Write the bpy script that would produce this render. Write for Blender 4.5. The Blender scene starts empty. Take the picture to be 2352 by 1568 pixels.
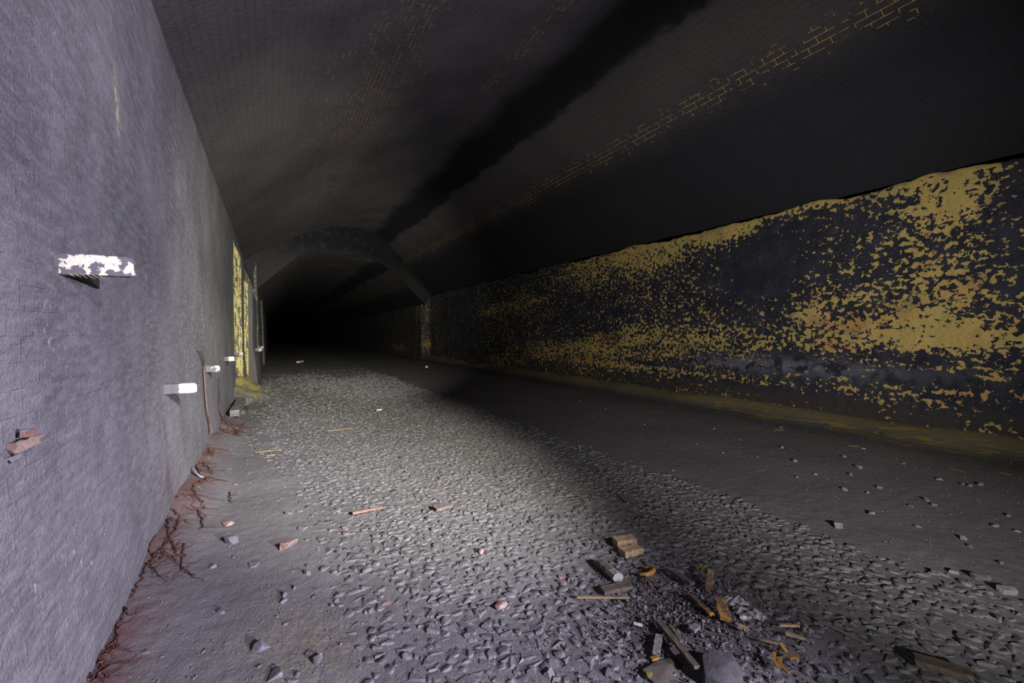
import bpy, bmesh, math, random
import numpy as np
from mathutils import Vector, Matrix, noise

rnd = random.Random(11)
nrng = np.random.default_rng(7)
scene = bpy.context.scene
COL = scene.collection
PI = math.pi

# ------------------------------------------------------------------ camera numbers (16 mm lens, 2352x1568)
FPX, CX, CY, EYE = 1045.0, 1176.0, 784.0, 1.25
YAW = math.atan((1176 - 622) / FPX)
PITCH = -math.atan(18 / FPX)
FW = Vector((math.sin(YAW) * math.cos(PITCH), math.cos(YAW) * math.cos(PITCH), math.sin(PITCH)))
RT = Vector((math.cos(YAW), -math.sin(YAW), 0))
UP = RT.cross(FW)
EYEV = Vector((0, 0, EYE))


def ray(px, py):
    return FW + RT * ((px - CX) / FPX) - UP * ((py - CY) / FPX)


def project(p):
    d = Vector(p) - EYEV
    z = d.dot(FW)
    if z < 0.05:
        return None
    return CX + FPX * d.dot(RT) / z, CY - FPX * d.dot(UP) / z, z


def sstep(a, b, x):
    t = min(1, max(0, (x - a) / (b - a)))
    return t * t * (3 - 2 * t)


def ground(x, y):
    """height of the trodden ground"""
    z = 0.012 * noise.noise(Vector((x * 0.9, y * 0.9, 3.1))) + 0.003 * noise.noise(Vector((x * 4, y * 4, 8.3)))
    z += 0.17 * sstep(6.55, 7.25, x) * (0.8 + 0.5 * noise.noise(Vector((y * 0.8, 1.7, 0))))   # silt against the right wall
    z += 0.10 * sstep(-0.25, -0.65, x) * sstep(2.0, 4.0, y) * (1 + 0.6 * noise.noise(Vector((y * 1.7, 5.7, 0))))
    z += (0.24 + 0.16 * noise.noise(Vector((x * 3.1, y * 2.3, 4))) + 0.05 * noise.noise(Vector((x * 9, y * 7, 2)))) * sstep(0.2, -0.6, x) * sstep(9.3, 10.6, y) * sstep(12.6, 11.4, y)               # spoil heap below the buttress
    z += 0.028 * math.exp(-(((x - 1.62) / 0.42) ** 2 + ((y - 1.36) / 0.34) ** 2))               # ash heap
    return z


def at(px, py):
    d = ray(px, py)
    z = 0.0
    for _ in range(6):
        t = (z - EYE) / d.z
        p = EYEV + d * t
        z = ground(p.x, p.y)
    return Vector((p.x, p.y, z))


def mpp(p):
    """metres covered by one photograph pixel at p"""
    return (Vector(p) - EYEV).dot(FW) / FPX


# ------------------------------------------------------------------ object helpers
def link(name, mesh, mats, parent=None):
    o = bpy.data.objects.new(name, mesh)
    for m in (mats if isinstance(mats, (list, tuple)) else [mats]):
        if m is not None and len(mesh.materials) < 8 and m.name not in [k.name for k in mesh.materials if k]:
            mesh.materials.append(m)
    COL.objects.link(o)
    if parent:
        o.parent = parent
    return o


def tag(o, label=None, cat=None, group=None, kind=None):
    if label: o['label'] = label
    if cat: o['category'] = cat
    if group: o['group'] = group
    if kind: o['kind'] = kind
    return o


class Acc:
    """collects grids and quads with uv and material slots into one mesh"""
    def __init__(self):
        self.v, self.f, self.uv, self.mi = [], [], [], []

    def grid(self, P, UV, mat=0):
        n, m = len(P), len(P[0])
        b = len(self.v)
        for row in P:
            self.v.extend(row)
        for i in range(n - 1):
            for j in range(m - 1):
                self.f.append((b + i * m + j, b + i * m + j + 1, b + (i + 1) * m + j + 1, b + (i + 1) * m + j))
                self.uv.append((UV[i][j], UV[i][j + 1], UV[i + 1][j + 1], UV[i + 1][j]))
                self.mi.append(mat)

    def build(self, name, mats, parent=None, smooth=True):
        me = bpy.data.meshes.new(name)
        me.from_pydata([tuple(p) for p in self.v], [], self.f)
        uvl = me.uv_layers.new(name='UVMap')
        flat = [c for q in self.uv for p in q for c in p]
        uvl.data.foreach_set('uv', flat)
        me.polygons.foreach_set('material_index', self.mi)
        me.polygons.foreach_set('use_smooth', [smooth] * len(self.f))
        me.update()
        return link(name, me, mats, parent)


# ------------------------------------------------------------------ node helpers
class NT:
    def __init__(self, name):
        self.m = bpy.data.materials.new(name)
        self.m.use_nodes = True
        self.t = self.m.node_tree
        self.t.nodes.clear()
        self.out = self.n('ShaderNodeOutputMaterial')
        self.b = self.n('ShaderNodeBsdfPrincipled')
        self.l(self.b.outputs[0], self.out.inputs[0])
        self.b.inputs['Roughness'].default_value = 0.85
        self.b.inputs['Specular IOR Level'].default_value = 0.3

    def n(self, kind, **kw):
        nd = self.t.nodes.new(kind)
        for k, v in kw.items():
            setattr(nd, k, v)
        return nd

    def l(self, a, b):
        self.t.links.new(a, b)

    def val(self, sock, v):
        if hasattr(v, 'is_output') or isinstance(v, bpy.types.NodeSocket):
            self.l(v, sock)
        else:
            sock.default_value = v

    def math(self, op, a, b=0.0, c=0.0, clamp=False):
        nd = self.n('ShaderNodeMath', operation=op, use_clamp=clamp)
        self.val(nd.inputs[0], a); self.val(nd.inputs[1], b); self.val(nd.inputs[2], c)
        return nd.outputs[0]

    def mix(self, f, a, b, blend='MIX'):
        nd = self.n('ShaderNodeMix', data_type='RGBA', blend_type=blend)
        self.val(nd.inputs[0], f)
        for s, v in ((nd.inputs[6], a), (nd.inputs[7], b)):
            self.val(s, (*v, 1) if isinstance(v, tuple) and len(v) == 3 else v)
        return nd.outputs[2]

    def ramp(self, f, a, b):
        nd = self.n('ShaderNodeMapRange', interpolation_type='SMOOTHSTEP')
        self.val(nd.inputs[0], f); nd.inputs[1].default_value = a; nd.inputs[2].default_value = b
        return nd.outputs[0]

    def coords(self, which='UV', scale=(1, 1, 1), loc=(0, 0, 0), rot=(0, 0, 0)):
        tc = self.n('ShaderNodeTexCoord')
        mp = self.n('ShaderNodeMapping')
        mp.inputs['Scale'].default_value = scale
        mp.inputs['Location'].default_value = loc
        mp.inputs['Rotation'].default_value = rot
        self.l(tc.outputs[which], mp.inputs[0])
        return mp.outputs[0]

    def noise(self, vec, scale, detail=4, rough=0.55, dist=0.0):
        nd = self.n('ShaderNodeTexNoise')
        self.l(vec, nd.inputs['Vector'])
        nd.inputs['Scale'].default_value = scale
        nd.inputs['Detail'].default_value = detail
        nd.inputs['Roughness'].default_value = rough
        nd.inputs['Distortion'].default_value = dist
        return nd.outputs[0]

    def voro(self, vec, scale, feature='F1', out=0, rand=1.0):
        nd = self.n('ShaderNodeTexVoronoi', feature=feature)
        self.l(vec, nd.inputs['Vector'])
        nd.inputs['Scale'].default_value = scale
        nd.inputs['Randomness'].default_value = rand
        return nd.outputs[out]

    def brick(self, vec, w=0.235, h=0.078, mortar=0.006, off=0.5):
        nd = self.n('ShaderNodeTexBrick', offset=off)
        self.l(vec, nd.inputs['Vector'])
        nd.inputs['Scale'].default_value = 1
        nd.inputs['Brick Width'].default_value = w
        nd.inputs['Row Height'].default_value = h
        nd.inputs['Mortar Size'].default_value = mortar
        nd.inputs['Mortar Smooth'].default_value = 0.3
        nd.inputs['Color1'].default_value = (0, 0, 0, 1)
        nd.inputs['Color2'].default_value = (1, 1, 1, 1)
        nd.inputs['Mortar'].default_value = (0.5, 0.5, 0.5, 1)
        return nd.outputs['Fac'], nd.outputs['Color']

    def bump(self, h, strength, dist=0.02, prev=None):
        nd = self.n('ShaderNodeBump')
        nd.inputs['Strength'].default_value = strength
        nd.inputs['Distance'].default_value = dist
        self.l(h, nd.inputs['Height'])
        if prev is not None:
            self.l(prev, nd.inputs['Normal'])
        return nd.outputs[0]

    def sep(self, vec):
        nd = self.n('ShaderNodeSeparateXYZ')
        self.l(vec, nd.inputs[0])
        return nd.outputs

    def gauss(self, X, Y, cx, cy, sx, sy, amp=1.0):
        a = self.math('DIVIDE', self.math('SUBTRACT', X, cx), sx)
        b = self.math('DIVIDE', self.math('SUBTRACT', Y, cy), sy)
        r = self.math('ADD', self.math('MULTIPLY', a, a), self.math('MULTIPLY', b, b))
        return self.math('MULTIPLY', self.math('EXPONENT', self.math('MULTIPLY', r, -1.0)), amp)

    def add(self, *xs):
        r = xs[0]
        for x in xs[1:]:
            r = self.math('ADD', r, x)
        return r

    def done(self, color, normal=None, rough=None):
        self.val(self.b.inputs['Base Color'], (*color, 1) if isinstance(color, tuple) and len(color) == 3 else color)
        if normal is not None:
            self.l(normal, self.b.inputs['Normal'])
        if rough is not None:
            self.val(self.b.inputs['Roughness'], rough)
        return self.m


# ------------------------------------------------------------------ materials
def mat_left_wall():
    t = NT('sooty_grey_brick_wall')
    uv = t.coords()
    s = t.sep(uv)
    streak = t.coords(scale=(1.0, 0.35, 1))
    diag = t.coords(scale=(0.55, 2.2, 1), rot=(0, 0, 0.35))
    n1 = t.noise(uv, 1.3, 5, 0.6)
    n2 = t.noise(diag, 14, 5, 0.65)
    n3 = t.noise(uv, 70, 3, 0.6)
    n4 = t.noise(streak, 5, 4, 0.6)
    base = t.mix(t.ramp(n1, 0.35, 0.68), (0.150, 0.146, 0.150), (0.225, 0.220, 0.226))
    base = t.mix(t.math('MULTIPLY', t.ramp(n2, 0.40, 0.68), 0.55), base, (0.285, 0.280, 0.288))
    base = t.mix(t.math('MULTIPLY', t.ramp(n4, 0.55, 0.75), 0.35), base, (0.11, 0.104, 0.10))
    # rusty run below the second bracket and along the foot of the wall
    rust = t.math('MULTIPLY', t.gauss(s[0], s[1], 3.75, 0.42, 0.10, 0.42, 0.8), t.ramp(t.noise(streak, 9, 3), 0.35, 0.6))
    base = t.mix(rust, base, (0.13, 0.075, 0.07))
    # white flecks (old limewash), thickest round y = 5..8
    dens = t.add(t.gauss(s[0], s[1], 6.0, 1.35, 2.6, 0.7, 0.105), t.gauss(s[0], s[1], 2.07, 1.29, 0.06, 0.11, 0.14),
                 t.gauss(s[0], s[1], 2.15, 0.35, 0.25, 0.25, 0.07))
    fl = t.noise(t.coords(scale=(2.4, 0.9, 1)), 17, 3, 0.6)
    fleck = t.ramp(t.math('ADD', fl, dens), 0.705, 0.735)
    base = t.mix(t.math('MULTIPLY', fleck, 0.7), base, (0.55, 0.54, 0.50))
    sp = t.ramp(t.voro(uv, 9.0), 0.06, 0.03)
    base = t.mix(t.math('MULTIPLY', sp, t.ramp(t.noise(uv, 3.3, 2), 0.55, 0.7)), base, (0.5, 0.5, 0.48))
    # pale weep high up
    weep = t.math('MULTIPLY', t.gauss(t.math('ADD', s[0], t.math('MULTIPLY', s[1], 0.25)), s[1], 3.485, 2.39, 0.032, 0.125), t.ramp(t.noise(uv, 26, 3, 0.6), 0.40, 0.52))
    base = t.mix(t.math('MULTIPLY', weep, 1.3, clamp=True), base, (0.52, 0.47, 0.30))
    bf, bc = t.brick(uv)
    bm = t.math('MULTIPLY', bf, t.ramp(t.noise(uv, 1.1, 2), 0.3, 0.7))
    nb = t.bump(t.math('MULTIPLY', bm, -1.0), 0.45, 0.012)
    nb = t.bump(n2, 0.42, 0.03, nb)
    nb = t.bump(t.noise(diag, 5, 4, 0.6), 0.45, 0.05, nb)
    nb = t.bump(n3, 0.35, 0.01, nb)
    return t.done(base, nb, 0.8)


def mat_lichen_face():
    t = NT('yellow_flaking_face')
    ob = t.coords('Object', scale=(1, 1, 1))
    obs = t.coords('Object', scale=(14, 1, 1.6))
    s = t.sep(ob)
    n = t.noise(obs, 2.2, 6, 0.7)
    n2 = t.noise(ob, 30, 4, 0.6)
    m = t.ramp(t.math('ADD', n, t.math('MULTIPLY', t.math('SUBTRACT', n2, 0.5), 0.45)), 0.44, 0.50)
    first = t.ramp(s[1], 11.4, 11.2)
    strip = t.math('MULTIPLY', t.ramp(s[1], 14.0, 13.8), t.ramp(s[0], -0.435, -0.455))
    rest = t.math('MULTIPLY', t.ramp(s[1], 13.8, 14.0), t.ramp(n2, 0.55, 0.6))
    m = t.math('MULTIPLY', m, t.math('ADD', first, t.math('ADD', strip, rest), clamp=True))
    yel = t.mix(t.ramp(t.noise(ob, 6, 3), 0.4, 0.65), (0.45, 0.44, 0.19), (0.42, 0.32, 0.13))
    base = t.mix(m, (0.085, 0.082, 0.080), yel)
    return t.done(base, t.bump(t.math('ADD', m, n2), 0.6, 0.015), 0.9)


def mat_vault():
    t = NT('sooty_vault_brickwork')
    uv = t.coords()
    s = t.sep(uv)
    n1 = t.noise(uv, 0.8, 4, 0.6)
    n2 = t.noise(uv, 9, 4, 0.6)
    n3 = t.noise(t.coords(scale=(0.25, 1.6, 1)), 1.6, 4, 0.6)
    base = t.mix(t.ramp(n1, 0.3, 0.7), (0.060, 0.056, 0.058), (0.092, 0.087, 0.087))
    base = t.mix(t.math('MULTIPLY', t.ramp(n2, 0.4, 0.7), 0.4), base, (0.10, 0.094, 0.094))
    # soot streak left by engines above the right-hand track
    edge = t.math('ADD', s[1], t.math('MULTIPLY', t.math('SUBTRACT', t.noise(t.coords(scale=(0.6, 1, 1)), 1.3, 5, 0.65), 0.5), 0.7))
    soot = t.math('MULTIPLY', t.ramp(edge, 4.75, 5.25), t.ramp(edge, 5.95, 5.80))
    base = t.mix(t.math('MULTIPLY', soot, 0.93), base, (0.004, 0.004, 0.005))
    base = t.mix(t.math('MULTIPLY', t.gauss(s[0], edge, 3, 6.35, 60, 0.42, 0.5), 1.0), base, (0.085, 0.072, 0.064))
    base = t.mix(t.math('MULTIPLY', t.ramp(s[1], 6.2, 7.6), 0.9), base, (0.010, 0.010, 0.0135))  # right haunch: heavier soot, colour darkened further to cancel lamp spill
    # bare joints where the soot has come off
    bf, bc = t.brick(uv, 0.235, 0.080, 0.0055)
    patch = t.noise(uv, 2.6, 4, 0.65)
    rip = t.noise(uv, 10.5, 3, 0.6)
    b1 = t.gauss(s[0], s[1], 3.0, 6.93, 80, 0.30, 0.535)
    b2 = t.gauss(s[0], s[1], 8.0, 2.55, 7.5, 1.15, 0.53)
    b3 = t.gauss(s[0], s[1], 5.5, 4.55, 4.5, 0.20, 0.52)
    dens = t.math('MAXIMUM', b1, t.math('MAXIMUM', b2, b3))
    sel = t.ramp(t.add(dens, t.math('MULTIPLY', t.math('SUBTRACT', patch, 0.5), 0.9), t.math('MULTIPLY', t.math('SUBTRACT', rip, 0.5), 1.1)), 0.42, 0.52)
    joint = t.math('MULTIPLY', t.ramp(bf, 0.3, 0.8), sel)
    col = t.mix(t.ramp(s[1], 3.5, 5.5), (0.36, 0.19, 0.10), (0.42, 0.27, 0.07))
    base = t.mix(joint, base, col)
    bump = t.bump(t.math('MULTIPLY', bf, -1.0), 0.9, 0.014)
    bump = t.bump(t.noise(uv, 22, 4, 0.65), 0.6, 0.02, bump)
    bump = t.bump(t.sep(bc)[0], 0.25, 0.01, bump)
    return t.done(base, bump, 0.9)


def mat_right_wall():
    t = NT('yellow_and_black_flaking_wall')
    uv = t.coords()
    s = t.sep(uv)
    X, Y = s[0], s[1]
    fine = t.noise(t.coords(scale=(1.0, 1.1, 1)), 14.0, 4, 0.58, 0.2)
    micro = t.noise(uv, 26, 4, 0.6)
    low = t.noise(uv, 0.9, 4, 0.6)
    g = t.gauss
    med = t.noise(uv, 4.2, 3, 0.6)
    at_ = t.n('ShaderNodeAttribute', attribute_name='flaking')
    d = t.math('ADD', at_.outputs['Fac'], t.math('MULTIPLY', t.math('SUBTRACT', low, 0.5), 0.30))
    d = t.math('ADD', d, t.math('MULTIPLY', t.math('SUBTRACT', med, 0.5), 0.75))
    fine = t.math('ADD', t.math('MULTIPLY', t.math('SUBTRACT', fine, 0.5), 2.0), 0.5)
    f = t.math('ADD', t.math('ADD', fine, t.math('MULTIPLY', t.math('SUBTRACT', micro, 0.5), 0.45)), d)
    mask = t.ramp(f, 0.655, 0.695)
    hue = t.noise(uv, 2.2, 4, 0.6)
    yel = t.mix(t.ramp(hue, 0.35, 0.62), (0.36, 0.295, 0.085), (0.42, 0.29, 0.085))
    yel = t.mix(t.math('MULTIPLY', t.ramp(t.noise(t.coords(scale=(0.5, 1.5, 1)), 2.0, 5, 0.65), 0.50, 0.66), t.ramp(Y, 2.9, 1.0)), yel, (0.40, 0.175, 0.05))
    yel = t.mix(t.ramp(micro, 0.35, 0.7), yel, t.mix(0.5, yel, (0.27, 0.20, 0.07)))
    yel = t.mix(t.math('MULTIPLY', t.ramp(t.noise(uv, 1.7, 3), 0.54, 0.7), 0.6), yel, (0.14, 0.12, 0.065))
    dark = t.mix(t.ramp(t.noise(uv, 3, 5, 0.65), 0.35, 0.75), (0.012, 0.013, 0.020), (0.030, 0.030, 0.040))
    dark = t.mix(t.math('MULTIPLY', g(X, Y, 4.6, 0.74, 1.7, 0.13), t.ramp(t.noise(uv, 6, 4), 0.40, 0.55)), dark, (0.105, 0.110, 0.135))
    dark = t.mix(t.math('MULTIPLY', t.ramp(Y, 0.5, 0.2), 0.8), dark, (0.035, 0.030, 0.024))
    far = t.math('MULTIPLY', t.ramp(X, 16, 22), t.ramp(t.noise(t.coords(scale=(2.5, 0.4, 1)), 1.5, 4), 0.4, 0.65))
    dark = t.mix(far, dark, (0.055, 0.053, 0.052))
    base = t.mix(mask, dark, yel)
    nb = t.bump(mask, 0.5, 0.008)
    nb = t.bump(t.noise(uv, 5, 5, 0.6), 0.7, 0.05, nb)
    nb = t.bump(micro, 0.4, 0.012, nb)
    return t.done(base, nb, 0.85)


def mat_ground():
    t = NT('trodden_sooty_mud')
    ob = t.coords('Object')
    s = t.sep(ob)
    n1 = t.noise(ob, 1.1, 3, 0.6)
    n2 = t.noise(ob, 18, 4, 0.68)
    base = t.mix(t.ramp(n1, 0.3, 0.7), (0.135, 0.130, 0.129), (0.185, 0.178, 0.176))
    base = t.mix(t.math('MULTIPLY', t.ramp(n2, 0.45, 0.7), 0.35), base, (0.215, 0.208, 0.207))
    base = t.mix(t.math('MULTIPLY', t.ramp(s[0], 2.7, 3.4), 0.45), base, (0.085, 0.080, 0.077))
    # reddish rot along the foot of the left wall
    red = t.math('MULTIPLY', t.ramp(t.math('ADD', s[0], t.math('MULTIPLY', n2, 0.25)), -0.22, -0.48), t.math('MULTIPLY', t.ramp(s[1], 8.5, 6.0), t.ramp(t.noise(ob, 2.5, 3), 0.35, 0.5)))
    base = t.mix(t.math('MULTIPLY', red, 0.8), base, (0.16, 0.085, 0.08))
    # yellow crumbs near the camera by the wall
    ycr = t.math('ADD', t.gauss(s[0], s[1], 0.02, 2.15, 0.35, 0.35, 0.17), t.gauss(s[0], s[1], 0.25, 1.8, 0.3, 0.3, 0.12))
    ym = t.ramp(t.math('ADD', t.noise(ob, 48, 3, 0.7), ycr), 0.67, 0.73)
    base = t.mix(t.math('MULTIPLY', ym, 0.42), base, (0.30, 0.255, 0.11))
    # spoil heap below the buttress
    heap = t.math('MULTIPLY', t.gauss(s[0], s[1], -0.35, 10.9, 0.55, 1.15, 1.4), t.ramp(t.noise(t.coords('Object', scale=(1, .5, 1)), 5, 3, 0.65), 0.38, 0.56), clamp=True)
    base = t.mix(heap, base, (0.33, 0.275, 0.085))
    heap2 = t.math('MULTIPLY', t.gauss(s[0], s[1], -0.1, 15.6, 0.6, 0.6, 1.2), t.ramp(n2, 0.45, 0.56), clamp=True)
    base = t.mix(heap2, base, (0.26, 0.22, 0.07))
    # olive silt and yellow flakes under the right wall
    ex = t.math('ADD', s[0], t.math('MULTIPLY', t.math('SUBTRACT', n1, 0.5), 0.5))
    silt = t.ramp(ex, 6.55, 6.95)
    smear = t.noise(t.coords('Object', scale=(1, 0.25, 1)), 9, 3, 0.65)
    base = t.mix(t.math('MULTIPLY', silt, 0.85), base, (0.20, 0.165, 0.075))
    fl = t.ramp(t.math('ADD', smear, t.gauss(ex, s[1], 6.62, 2.5, 0.42, 5.0, 0.16)), 0.66, 0.70)
    fl = t.math('MULTIPLY', fl, t.ramp(s[0], 5.4, 6.2))
    base = t.mix(fl, base, (0.30, 0.235, 0.045))
    ash = t.math('MULTIPLY', t.gauss(s[0], s[1], 1.62, 1.36, 0.36, 0.28, 1.2), t.ramp(n2, 0.2, 0.45), clamp=True)
    base = t.mix(t.math('MULTIPLY', ash, 0.85), base, (0.075, 0.064, 0.062))
    rut = t.gauss(s[0], s[1], 6.15, 3, 0.28, 90, 0.5)
    base = t.mix(rut, base, (0.06, 0.057, 0.057))
    nb = t.bump(t.noise(t.coords('Object', rot=(0, 0, 0.5), scale=(1, 0.6, 1)), 28, 3, 0.72), 0.34, 0.02)
    return t.done(base, nb, 0.8)


def mat_stone(name, a, b, tint=None, spec=0.4, rough=0.6):
    t = NT(name)
    geo = t.n('ShaderNodeNewGeometry')
    ob = geo.outputs['Position']
    oi = t.n('ShaderNodeObjectInfo')
    r = t.math('FRACT', t.math('ADD', geo.outputs['Random Per Island'], oi.outputs['Random']))
    base = t.mix(r, a, b)
    n = t.noise(ob, 35, 5, 0.65)
    base = t.mix(t.math('MULTIPLY', t.ramp(n, 0.5, 0.72), 0.55), base, tuple(min(1, c * 1.8) for c in b))
    if tint:
        base = t.mix(t.math('MULTIPLY', t.ramp(r, 0.985, 0.995), 0.6), base, tint)
    t.b.inputs['Specular IOR Level'].default_value = spec
    fleck = t.ramp(t.noise(ob, 210, 2, 0.6), 0.62, 0.70)
    base = t.mix(t.math('MULTIPLY', fleck, 0.5), base, tuple(min(1, c * 2.2) for c in b))
    return t.done(base, t.bump(t.noise(ob, 95, 4, 0.7), 0.75, 0.008), rough)


def mat_wood(name, a, b, rough=0.8, grain=(3, 40, 40)):
    t = NT(name)
    ob = t.coords('Object', scale=grain)
    n = t.noise(ob, 1.0, 5, 0.65)
    n2 = t.noise(t.coords('Object'), 25, 4, 0.6)
    base = t.mix(t.ramp(n, 0.35, 0.65), a, b)
    base = t.mix(t.math('MULTIPLY', t.ramp(n2, 0.5, 0.7), 0.4), base, tuple(c * 0.45 for c in a))
    return t.done(base, t.bump(n, 0.5, 0.006), rough)


def mat_patchy(name, base_c, patch_c, thr=0.5, scale=18, edge=0.03, axis=None, axis_rng=None, amount=1.0, rough=0.85):
    """two-tone flaking surface; axis biases the patch along an object axis"""
    t = NT(name)
    ob = t.coords('Object')
    s = t.sep(ob)
    n = t.noise(ob, scale, 5, 0.62)
    f = n
    if axis is not None:
        f = t.math('ADD', n, t.math('MULTIPLY', t.math('SUBTRACT', t.ramp(s[axis], *axis_rng), 0.5), amount))
    m = t.ramp(f, thr - edge, thr + edge)
    sp = t.noise(ob, 80, 3)
    pc = t.mix(t.ramp(sp, 0.4, 0.7), patch_c, tuple(c * 0.8 for c in patch_c))
    return t.done(t.mix(m, base_c, pc), t.bump(t.math('ADD', m, sp), 0.4, 0.004), rough)


def mat_plain(name, c, rough=0.7, spec=0.4, scale=30):
    t = NT(name)
    ob = t.coords('Object')
    n = t.noise(ob, scale, 4, 0.6)
    t.b.inputs['Specular IOR Level'].default_value = spec
    return t.done(t.mix(t.ramp(n, 0.3, 0.7), tuple(k * 0.65 for k in c), c), t.bump(n, 0.3, 0.005), rough)


def mat_ring():
    t = NT('soot_black_ring_bricks')
    ob = t.coords('Object')
    s = t.sep(ob)
    n = t.noise(ob, 4, 5, 0.6)
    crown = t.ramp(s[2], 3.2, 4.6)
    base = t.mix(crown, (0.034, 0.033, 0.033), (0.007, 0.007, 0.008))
    base = t.mix(t.math('MULTIPLY', t.ramp(n, 0.5, 0.75), 0.5), base, (0.045, 0.043, 0.044))
    return t.done(base, t.bump(t.noise(t.coords('Object', scale=(1, 1, 4)), 6, 5, 0.65), 0.8, 0.04), 0.9)


M_RING = mat_ring()
M_LEFT, M_FACE, M_VAULT, M_RIGHT, M_GROUND = mat_left_wall(), mat_lichen_face(), mat_vault(), mat_right_wall(), mat_ground()
M_GRAVEL = mat_stone('sooty_ballast', (0.115, 0.112, 0.113), (0.155, 0.150, 0.152), (0.24, 0.15, 0.12))
M_STONE = mat_stone('dusty_stone', (0.11, 0.107, 0.110), (0.17, 0.166, 0.172))
M_ASH = mat_stone('ash_crumbs', (0.055, 0.050, 0.050), (0.16, 0.15, 0.15), (0.36, 0.19, 0.08), rough=0.8)
M_PALEWOOD = mat_wood('pale_split_wood', (0.29, 0.20, 0.12), (0.40, 0.29, 0.17))
M_DARKWOOD = mat_wood('dark_weathered_wood', (0.075, 0.060, 0.045), (0.125, 0.10, 0.075))
M_GREYWOOD = mat_wood('grey_weathered_wood', (0.12, 0.115, 0.11), (0.19, 0.18, 0.17))
M_REDWOOD = mat_wood('reddish_rotten_wood', (0.17, 0.095, 0.068), (0.24, 0.15, 0.11))
M_STRAW = mat_wood('straw', (0.18, 0.14, 0.075), (0.25, 0.20, 0.11))
M_ROOT = mat_plain('reddish_roots', (0.115, 0.050, 0.036))
M_RUST = mat_plain('rusty_strap', (0.15, 0.10, 0.082))
M_OCHRE = mat_plain('ochre_bark', (0.28, 0.16, 0.03))
M_WHITE = mat_plain('white_scrap', (0.72, 0.70, 0.70))
M_BRICK = mat_patchy('dusty_red_brick', (0.19, 0.105, 0.09), (0.30, 0.25, 0.23), 0.52, 22)
M_BRACKET = mat_patchy('flaking_whitewash', (0.125, 0.122, 0.13), (0.70, 0.675, 0.51), 0.505, 24, 0.010)
M_BRACKETW = mat_patchy('whitewashed_tip', (0.125, 0.122, 0.126), (0.62, 0.58, 0.52), 0.50, 17, 0.012, 0, (0.02, 0.13), 0.55)
M_BRACKETD = mat_patchy('worn_whitewash', (0.125, 0.122, 0.122), (0.52, 0.50, 0.45), 0.53, 22, 0.015, 0, (0.02, 0.18), 0.30)
M_FIBRE = mat_wood('torn_wood', (0.30, 0.20, 0.13), (0.40, 0.30, 0.22))
M_LICHENROCK = mat_patchy('dark_rock', (0.055, 0.053, 0.055), (0.085, 0.081, 0.083), 0.5, 9, 0.1)
M_FILM = mat_plain('dirty_film', (0.25, 0.25, 0.235), 0.4, 0.5)


# ------------------------------------------------------------------ the tunnel shell
def yring(x):
    return 15.3 + 0.9 * (x + 0.6)


OUT = [(-.70, 3.33), (-.3, 3.68), (.23, 4.08), (.8, 4.46), (1.5, 4.87), (2.3, 5.20), (3.2, 5.40), (4.0, 5.33), (4.7, 5.02), (5.6, 4.38), (6.4, 3.80), (7.26, 3.22)]
INN = [(-.42, 2.50), (.05, 3.00), (.55, 3.52), (1.1, 3.98), (1.84, 4.27), (2.95, 4.36), (3.99, 4.22), (4.86, 3.90), (5.5, 3.55), (5.93, 3.25), (6.4, 2.93), (6.75, 2.68)]


def spline(pts, n):
    """Catmull-Rom through pts, resampled at equal arc length"""
    P = [Vector((a, b, 0)) for a, b in pts]
    P = [P[0] * 2 - P[1]] + P + [P[-1] * 2 - P[-2]]
    dense = []
    for i in range(1, len(P) - 2):
        for k in range(20):
            u = k / 20
            a, b, c, d = P[i - 1], P[i], P[i + 1], P[i + 2]
            dense.append(0.5 * ((2 * b) + (c - a) * u + (2 * a - 5 * b + 4 * c - d) * u * u + (3 * b - a - 3 * c + d) * u ** 3))
    dense.append(P[-2])
    L = [0]
    for i in range(1, len(dense)):
        L.append(L[-1] + (dense[i] - dense[i - 1]).length)
    out, j = [], 0
    for k in range(n):
        s = L[-1] * k / (n - 1)
        while j < len(L) - 2 and L[j + 1] < s:
            j += 1
        f = (s - L[j]) / max(1e-9, L[j + 1] - L[j])
        p = dense[j].lerp(dense[j + 1], min(1, max(0, f)))
        out.append((p.x, p.y, s))
    return out


YB, YE = -9.0, 110.0


def yrange(y0, y1, near=0.12):
    ys, y = [y0], y0
    while y < y1 - 1e-6:
        st = near if -0.5 < y < 14 else (0.5 if y < 40 else 3.0)
        y = min(y1, y + st)
        ys.append(y)
    return ys


def rough3(p, amp, sc):
    q = Vector(p) * sc
    return amp * noise.noise(q) + amp * 0.5 * noise.noise(q * 2.7)


# ceiling: vault up to the ring, then the lower vault
A = Acc()
prof = spline(OUT, 90)
rows, uvs = [], []
for k, s in enumerate(np.linspace(0, 1, 150)):
    w = s ** 1.0
    r, u = [], []
    for (x, z, a) in prof:
        y = YB + (yring(x) - YB) * w
        dz = rough3((x, y, z), 0.02, 0.9)
        r.append((x, y, z + dz)); u.append((y, a))
    rows.append(r); uvs.append(u)
A.grid(rows, uvs)
profi = spline(INN, 90)
rows, uvs = [], []
for s in np.linspace(0, 1, 110):
    w = s ** 1.8
    r, u = [], []
    for (x, z, a) in profi:
        y0 = yring(x)
        y = y0 + (YE - y0) * w
        r.append((x, y, z + rough3((x, y, z), 0.03, 0.9))); u.append((y, a + 0.15))
    rows.append(r); uvs.append(u)
A.grid(rows, uvs)
tag(A.build('ceiling', M_VAULT), 'sooty brick tunnel vault', None, None, 'structure')

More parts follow.
